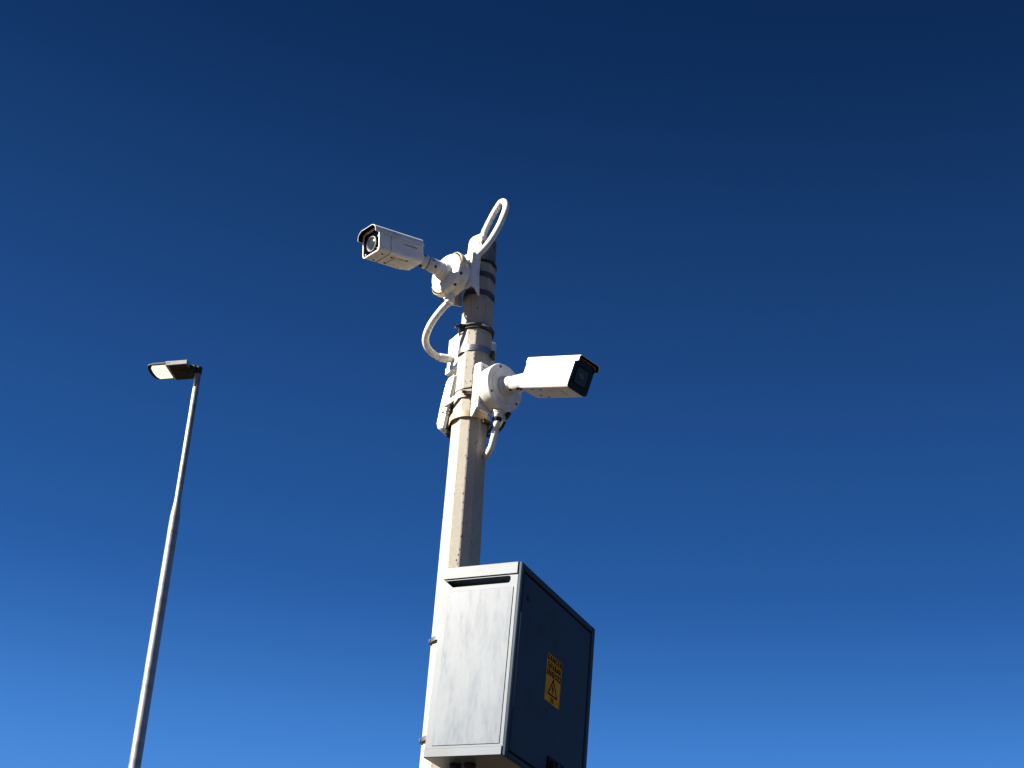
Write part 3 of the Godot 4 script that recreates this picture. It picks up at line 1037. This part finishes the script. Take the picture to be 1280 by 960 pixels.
	var rear := Vector3(0.0, -0.006, -L + 0.006)
	var knee := jface + jdir * 0.022
	st = surf()
	rod(st, jface - jdir * 0.001, jface + jdir * 0.010, 0.0375, 0.0365, 32)
	lathe(st, ball(0.0300), 28, along(knee, knee + Vector3.UP))
	rod(st, jface, knee, 0.0300, 0.0300, 28)
	part("arm", st, M.white, t)
	st = surf()
	var nd := (rear - knee).normalized()
	rod(st, knee + nd * 0.002, rear, 0.0285, 0.0335, 28, 0.003)
	var neck := part("neck", st, M.white, t)
	var dn := (inv.basis * Vector3(0.15, -0.85, 0.5))
	dn = (dn - nd * dn.dot(nd)).normalized()
	for q in [[0.45, 0.0055], [0.62, 0.0075], [0.12, 0.0055]]:
		screws("screw", [knee.lerp(rear, q[0]) + dn * (0.0285 + 0.005 * q[0])], dn, q[1], M.screw, neck)
	# ribbed conduit and a loose black cable below
	var g := f * Vector3(0.0, -0.120, 0.139)
	var c := surf()
	tube(c, [g, g + Vector3(-0.0005, -0.02, 0), Vector3(-0.0445, 3.9843, -4.6850), Vector3(-0.0503, 3.9485, -4.6950), Vector3(-0.0560, 3.9221, -4.7100), Vector3(-0.0650, 3.9073, -4.7300), Vector3(-0.0770, 3.9054, -4.7600), Vector3(-0.0880, 3.9147, -4.7850), Vector3(-0.1000, 3.935, -4.815)], 0.0128, 18, 8, 0.0026, 0.0088)
	var o := thing("conduit", "short ribbed white conduit hanging below the right camera", "conduit", Transform3D.IDENTITY, "white cable conduits")
	part("hose", c, M.conduit, o)
	c = surf()
	tube(c, [Vector3(-0.0060, 4.0650, -4.7350), Vector3(-0.0134, 4.0484, -4.7420), Vector3(-0.0254, 4.0209, -4.7520), Vector3(-0.0494, 3.9955, -4.7620), Vector3(-0.0715, 3.9926, -4.7700), Vector3(-0.0900, 4.005, -4.775)], 0.0052, 10, 6)
	var k := thing("black_cable", "thin black cable hanging behind the ribbed conduit", "cable")
	part("sheath", c, M.rubber, k)
	c = surf()
	rod(c, Vector3(-0.0020, 4.072, -4.731), Vector3(-0.0100, 4.056, -4.739), 0.0085, 0.0085, 12)
	part("plug", c, M.rust, k)
	c = surf()
	tube(c, [Vector3(-0.0450, 4.062, -4.765), Vector3(-0.0473, 4.0494, -4.7650), Vector3(-0.0640, 4.0199, -4.7720), Vector3(-0.0832, 3.9980, -4.7760)], 0.0058, 10, 6)
	part("sheath", c, M.rubber, k)

# ---------------------------------------------------------------- things behind the pole
func pole_boxes() -> void:
	var y0 := 4.355
	var f := facing(pole_axis(y0), azim(-150.0))        # local z away from the pole, local x towards the sunlit side
	var s := signf((f.basis.x).dot(azim(-60.0)))
	var t := thing("utility_box", "white plastic box behind the pole with conduit entering its side", "electrical box", f)
	var st := surf()
	box(st, Vector3(s * 0.030, -0.036, 0.060), Vector3(s * -0.122, 0.083, 0.155), 0.004)
	part("lid", st, M.white, t)
	st = surf()
	box(st, Vector3(s * 0.033, -0.066, 0.056), Vector3(s * -0.125, -0.0365, 0.158), 0.004)
	part("base", st, M.white, t)
	st = surf()
	rod(st, Vector3(s * 0.006, -0.065, 0.112), Vector3(s * 0.006, -0.096, 0.112), 0.015, 0.012, 18)
	part("cable_gland", st, M.white_b, t)
	# radio panel
	var top := pole_axis(4.105) - azim(-120.0) * 0.004
	var out := azim(-120.0)
	var b := facing(top, (out + Vector3(0, 0.15, 0)).normalized())
	var r := thing("radio_panel", "slim rounded white radio panel leaning out behind the pole", "antenna", b)
	var sx := signf(b.basis.x.dot(azim(-30.0)))
	st = surf()
	# side view outline in (z, y), pushed along x
	var ch := Transform3D(Basis(Vector3(0, 0, 1), Vector3(0, 1, 0), Vector3(-1, 0, 0)), Vector3(0, 0, 0))
	prism(st, PackedVector2Array([Vector2(0.068, -0.104), Vector2(0.080, -0.108), Vector2(0.098, -0.100), Vector2(0.107, -0.080), Vector2(0.109, 0.0), Vector2(0.107, 0.082), Vector2(0.100, 0.100), Vector2(0.086, 0.109), Vector2(0.070, 0.109)]), -0.042, 0.042, 0.006, ch)
	part("shell", st, M.white, r)
	st = surf()
	box(st, Vector3(-0.036, -0.100, 0.064), Vector3(0.036, 0.102, 0.0685), 0.001)
	part("back_plate", st, M.groove, r)
	st = surf()
	prism(st, PackedVector2Array([Vector2(0.094, -0.060), Vector2(0.0955, -0.060), Vector2(0.0955, 0.084), Vector2(0.090, 0.096), Vector2(0.0885, 0.095), Vector2(0.094, 0.083)]), 0.0418 * (-sx) - 0.0004, 0.0418 * (-sx) + 0.0004, 0.0, ch)
	part("joint_line", st, M.rust, r)
	st = surf()
	box(st, Vector3(sx * 0.0425, 0.088, 0.079), Vector3(sx * 0.040, 0.095, 0.086))
	part("clip", st, M.groove, r)
	st = surf()
	box(st, Vector3(-0.016, -0.120, 0.056), Vector3(0.016, -0.080, 0.073), 0.002)
	rod(st, Vector3(0.016 * sx, -0.108, 0.064), Vector3(0.034 * sx, -0.114, 0.064), 0.009, 0.008, 12)
	part("bracket_foot", st, M.rubber, r)

# ---------------------------------------------------------------- straps round the pole
func band(called: String, label: String, y: float, h: float, th: float, gap: float, m: Material, group := "") -> Node3D:
	var t := thing(called, label, "strap", Transform3D.IDENTITY, group)
	var st := surf()
	strap(st, ring_path(pole_axis(y), pole_r(y) + gap), h, th)
	part("loop", st, m, t)
	return t

func straps() -> void:
	band("pole_strap", "narrow black band near the very top of the pole", 4.690, 0.010, 0.003, 0.0006, M.rubber)
	var g := "steel straps clamping the camera bracket"
	band("pole_strap", "dark steel strap level with the left camera's bracket", 4.632, 0.022, 0.0015, 0.0008, M.dull_steel, g)
	band("pole_strap", "dark steel strap at the lower tip of the left camera's bracket", 4.552, 0.022, 0.0015, 0.0008, M.dull_steel, g)
	# wire clamp with a bolt
	var y := 4.411
	var t := thing("pole_clamp", "dark wire clamp with a short bolt sticking out to the left", "clamp")
	var st := surf()
	var p := ring_path(pole_axis(y), pole_r(y) + 0.0045)
	p.append(p[0])
	p.append(p[1])
	tube(st, p, 0.0045, 10, 2)
	part("loop", st, M.dull_steel, t)
	st = surf()
	p = ring_path(pole_axis(y - 0.013), pole_r(y) + 0.003)
	p.append(p[0])
	p.append(p[1])
	tube(st, p, 0.003, 8, 2)
	part("loop", st, M.rubber, t)
	st = surf()
	var c := pole_axis(y) + azim(-62) * (pole_r(y) + 0.008)
	var a := c + Vector3(-0.016, 0.0, 0.004)
	rod(st, c + Vector3(0.012, 0, -0.002), a, 0.0045, 0.0045, 12)
	box(st, c + Vector3(-0.004, -0.014, -0.006), c + Vector3(0.014, 0.010, 0.008), 0.002)
	part("bolt", st, M.dull_steel, t)
	st = surf()
	rod(st, a, a + Vector3(-0.008, 0, 0.001), 0.009, 0.009, 6, 0.001)
	part("bolt_head", st, M.steel, t)
	st = surf()
	c = pole_axis(y) + azim(28) * (pole_r(y) + 0.004)
	var q := facing(c, azim(28))
	box(st, Vector3(-0.016, -0.007, 0), Vector3(0.016, 0.007, 0.010), 0.002, q)
	part("buckle", st, M.steel, t)
	# steel band of the box behind
	y = 4.314
	t = band("pole_strap", "flat steel band holding the white box to the pole", y, 0.024, 0.0016, 0.001, M.steel)
	st = surf()
	q = facing(pole_axis(y) + azim(82) * (pole_r(y) + 0.002), azim(82))
	box(st, Vector3(-0.012, -0.016, 0), Vector3(0.012, 0.014, 0.012), 0.002, q)
	rod(st, q * Vector3(0.016, -0.010, 0.008), q * Vector3(-0.022, -0.010, 0.008), 0.005, 0.005, 12)
	part("screw_housing", st, M.dull_steel, t)
	# thin wire
	y = 4.148
	t = thing("wire_tie", "thin wire tied round the pole above the tan straps", "wire")
	st = surf()
	p = ring_path(pole_axis(y), pole_r(y) + 0.001)
	for k in p.size():
		p[k].y += 0.004 * sin(TAU * k / p.size() * 2.0 + 0.6)
	p.append(p[0])
	p.append(p[1])
	tube(st, p, 0.0016, 6, 2)
	part("wire", st, M.rust, t)
	# tan straps
	y = 4.122
	t = thing("tan_strap", "upper tan strap with buckle going round pole and radio panel", "strap", Transform3D.IDENTITY, "tan straps round the pole")
	st = surf()
	var rp := pole_axis(4.108) + azim(-120) * 0.072
	strap(st, hull_path([[pole_axis(y), pole_r(y) + 0.0035], [rp + azim(-30) * 0.022, 0.0235], [rp + azim(150) * 0.024, 0.0235]], 32), 0.020, 0.0018)
	part("loop", st, M.tan, t)
	st = surf()
	q = facing(pole_axis(y) + azim(-3) * (pole_r(y) + 0.005), azim(-3))
	box(st, Vector3(-0.024, -0.009, 0), Vector3(0.026, 0.007, 0.009), 0.002, q)
	rod(st, q * Vector3(-0.030, 0.003, 0.006), q * Vector3(-0.018, 0.003, 0.006), 0.006, 0.006, 10)
	part("buckle", st, M.rust, t)
	st = surf()
	var lo := pole_axis(4.078) + azim(-120) * 0.078
	strap(st, hull_path([[lo + azim(-30) * 0.024, 0.0235], [lo + azim(150) * 0.024, 0.0235]], 24), 0.005, 0.0008)
	part("panel_tie", st, M.rust, t)
	y = 4.044
	t = thing("tan_strap", "lower wide tan strap running under the right camera's bracket", "strap", Transform3D.IDENTITY, "tan straps round the pole")
	st = surf()
	strap(st, hull_path([[pole_axis(y), pole_r(y) + 0.006], [pole_axis(y - 0.008) + azim(-112) * 0.052, 0.026]], 40), 0.026, 0.002)
	part("loop", st, M.tan, t)
	# cabinet straps
	for k in 2:
		y = [3.2274, 2.8998][k]
		t = band("pole_strap", ["upper steel strap holding the cabinet to the pole", "lower steel strap holding the cabinet to the pole"][k], y, 0.014, 0.0016, 0.001, M.steel, "steel straps holding the cabinet")
		st = surf()
		q = facing(pole_axis(y) + azim(-84) * (pole_r(y) + 0.003), azim(-84))
		box(st, Vector3(-0.007, -0.009, 0), Vector3(0.007, 0.006, 0.005), 0.0015, q)
		part("screw_housing", st, M.dull_steel, t)

# ---------------------------------------------------------------- street lamp
func street_lamp() -> void:
	var lean := Vector3(-0.0178, 1, 0).normalized()
	var foot := Vector3(-3.68, 0, -16.5)
	var xf := Transform3D(Basis(lean.cross(Vector3(0, 0, 1)).normalized() * 1.0, lean, Vector3(0, 0, 1)).orthonormalized(), foot)
	var t := thing("street_lamp", "tall stepped grey street lamp with lit flat head pointing left", "street lamp", xf)
	var st := surf()
	lathe(st, [Vector2(0.079, -0.2), Vector2(0.0585, 8.48), Vector2(0.057, 8.55), Vector2(0.041, 8.72), Vector2(0.040, 8.76)], 32)
	part("lower_pole", st, M.galv, t)
	st = surf()
	lathe(st, [Vector2(0.0395, 8.70), Vector2(0.037, 10.52), Vector2(0.034, 10.525), Vector2(0, 10.525)], 28)
	part("upper_pole", st, M.galv, t)
	for y in [8.30, 8.76]:
		st = surf()
		lathe(st, [Vector2(0.0595 if y < 8.5 else 0.0405, y - 0.006), Vector2(0.0605 if y < 8.5 else 0.0418, y), Vector2(0.0595 if y < 8.5 else 0.0405, y + 0.006)], 32)
		part("weld_ring", st, M.lamp_grey, t)
	# head: local x runs from the pole to the tip, z away from the viewer, y up
	var h := Node3D.new()
	h.name = "lamp_head"
	var yaw := deg_to_rad(180.0 - 9.0)
	var hb := Basis(Vector3.UP, yaw) * Basis(Vector3(0, 0, 1), deg_to_rad(-3.5))
	h.transform = Transform3D(hb, Vector3(0.0, 10.515, 0.0))
	t.add_child(h, true)
	# flat lamp plate with a bowed tip, drawn in (x, z) and pushed along y
	var flat := Transform3D(Basis(Vector3(1, 0, 0), Vector3(0, 0, -1), Vector3(0, 1, 0)), Vector3.ZERO)
	st = surf()
	var pl := PackedVector2Array([Vector2(0.30, -0.185), Vector2(0.545, -0.185)])
	for k in 9:
		var a := -PI / 2 + PI * k / 8
		pl.append(Vector2(0.575 + cos(a) * 0.055, sin(a) * 0.180))
	pl.append(Vector2(0.545, 0.185))
	pl.append(Vector2(0.30, 0.185))
	prism(st, pl, 0.014, 0.034, 0.004, flat)
	part("lamp_plate", st, M.lamp_dark, h)
	st = surf()
	prism(st, PackedVector2Array([Vector2(0.30, -0.178), Vector2(0.545, -0.178), Vector2(0.618, -0.1), Vector2(0.618, 0.1), Vector2(0.545, 0.178), Vector2(0.30, 0.178)]), 0.0345, 0.044, 0.004, flat)
	part("lamp_top", st, M.lamp_grey, h)
	st = surf()
	box(st, Vector3(0.09, -0.012, -0.185), Vector3(0.365, 0.052, 0.185), 0.008)
	part("gear_housing", st, M.lamp_grey, h)
	st = surf()
	prism(st, rect(0.100, -0.175, 0.336, 0.175, 0.02), -0.019, -0.0125, 0.002, flat)
	prism(st, rect(0.13, -0.05, 0.22, 0.06, 0.01), -0.027, -0.0195, 0.002, flat)
	part("gear_hatch", st, M.lamp_dark, h)
	st = surf()
	for k in 6:
		var z := -0.15 + k * 0.06
		box(st, Vector3(0.11, 0.0525, z - 0.004), Vector3(0.33, 0.064, z + 0.004), 0.002)
	part("cooling_fin", st, M.lamp_grey, h)
	st = surf()
	prism(st, PackedVector2Array([Vector2(0.380, -0.162), Vector2(0.545, -0.162), Vector2(0.572, -0.10), Vector2(0.578, 0.0), Vector2(0.572, 0.10), Vector2(0.545, 0.162), Vector2(0.380, 0.162)]), 0.0085, 0.0138, 0.001, flat)
	var glow := StandardMaterial3D.new()
	glow.albedo_color = Color(0.85, 0.82, 0.74)
	glow.roughness = 0.3
	glow.emission_enabled = true
	glow.emission = Color(1.0, 0.965, 0.83)
	glow.emission_energy_multiplier = 0.34
	part("lit_lens", st, glow, h)
	var lamp := AreaLight3D.new()
	lamp.name = "lamp_light"
	lamp.area_size = Vector2(0.20, 0.30)
	lamp.light_energy = 0.12
	lamp.light_color = Color(1.0, 0.93, 0.72)
	lamp.shadow_enabled = true
	lamp.transform = Transform3D(Basis(Vector3(1, 0, 0), Vector3(0, 0, -1), Vector3(0, 1, 0)), Vector3(0.475, 0.006, 0))
	h.add_child(lamp)
	# spigot clamp
	st = surf()
	rod(st, Vector3(0, 10.45, 0), Vector3(0, 10.552, 0), 0.042, 0.042, 24, 0.006)
	part("spigot_clamp", st, M.lamp_dark, t)
	st = surf()
	box(st, Vector3(0.02, -0.045, -0.085), Vector3(0.10, 0.035, 0.085), 0.008)
	part("knuckle", st, M.lamp_dark, h)
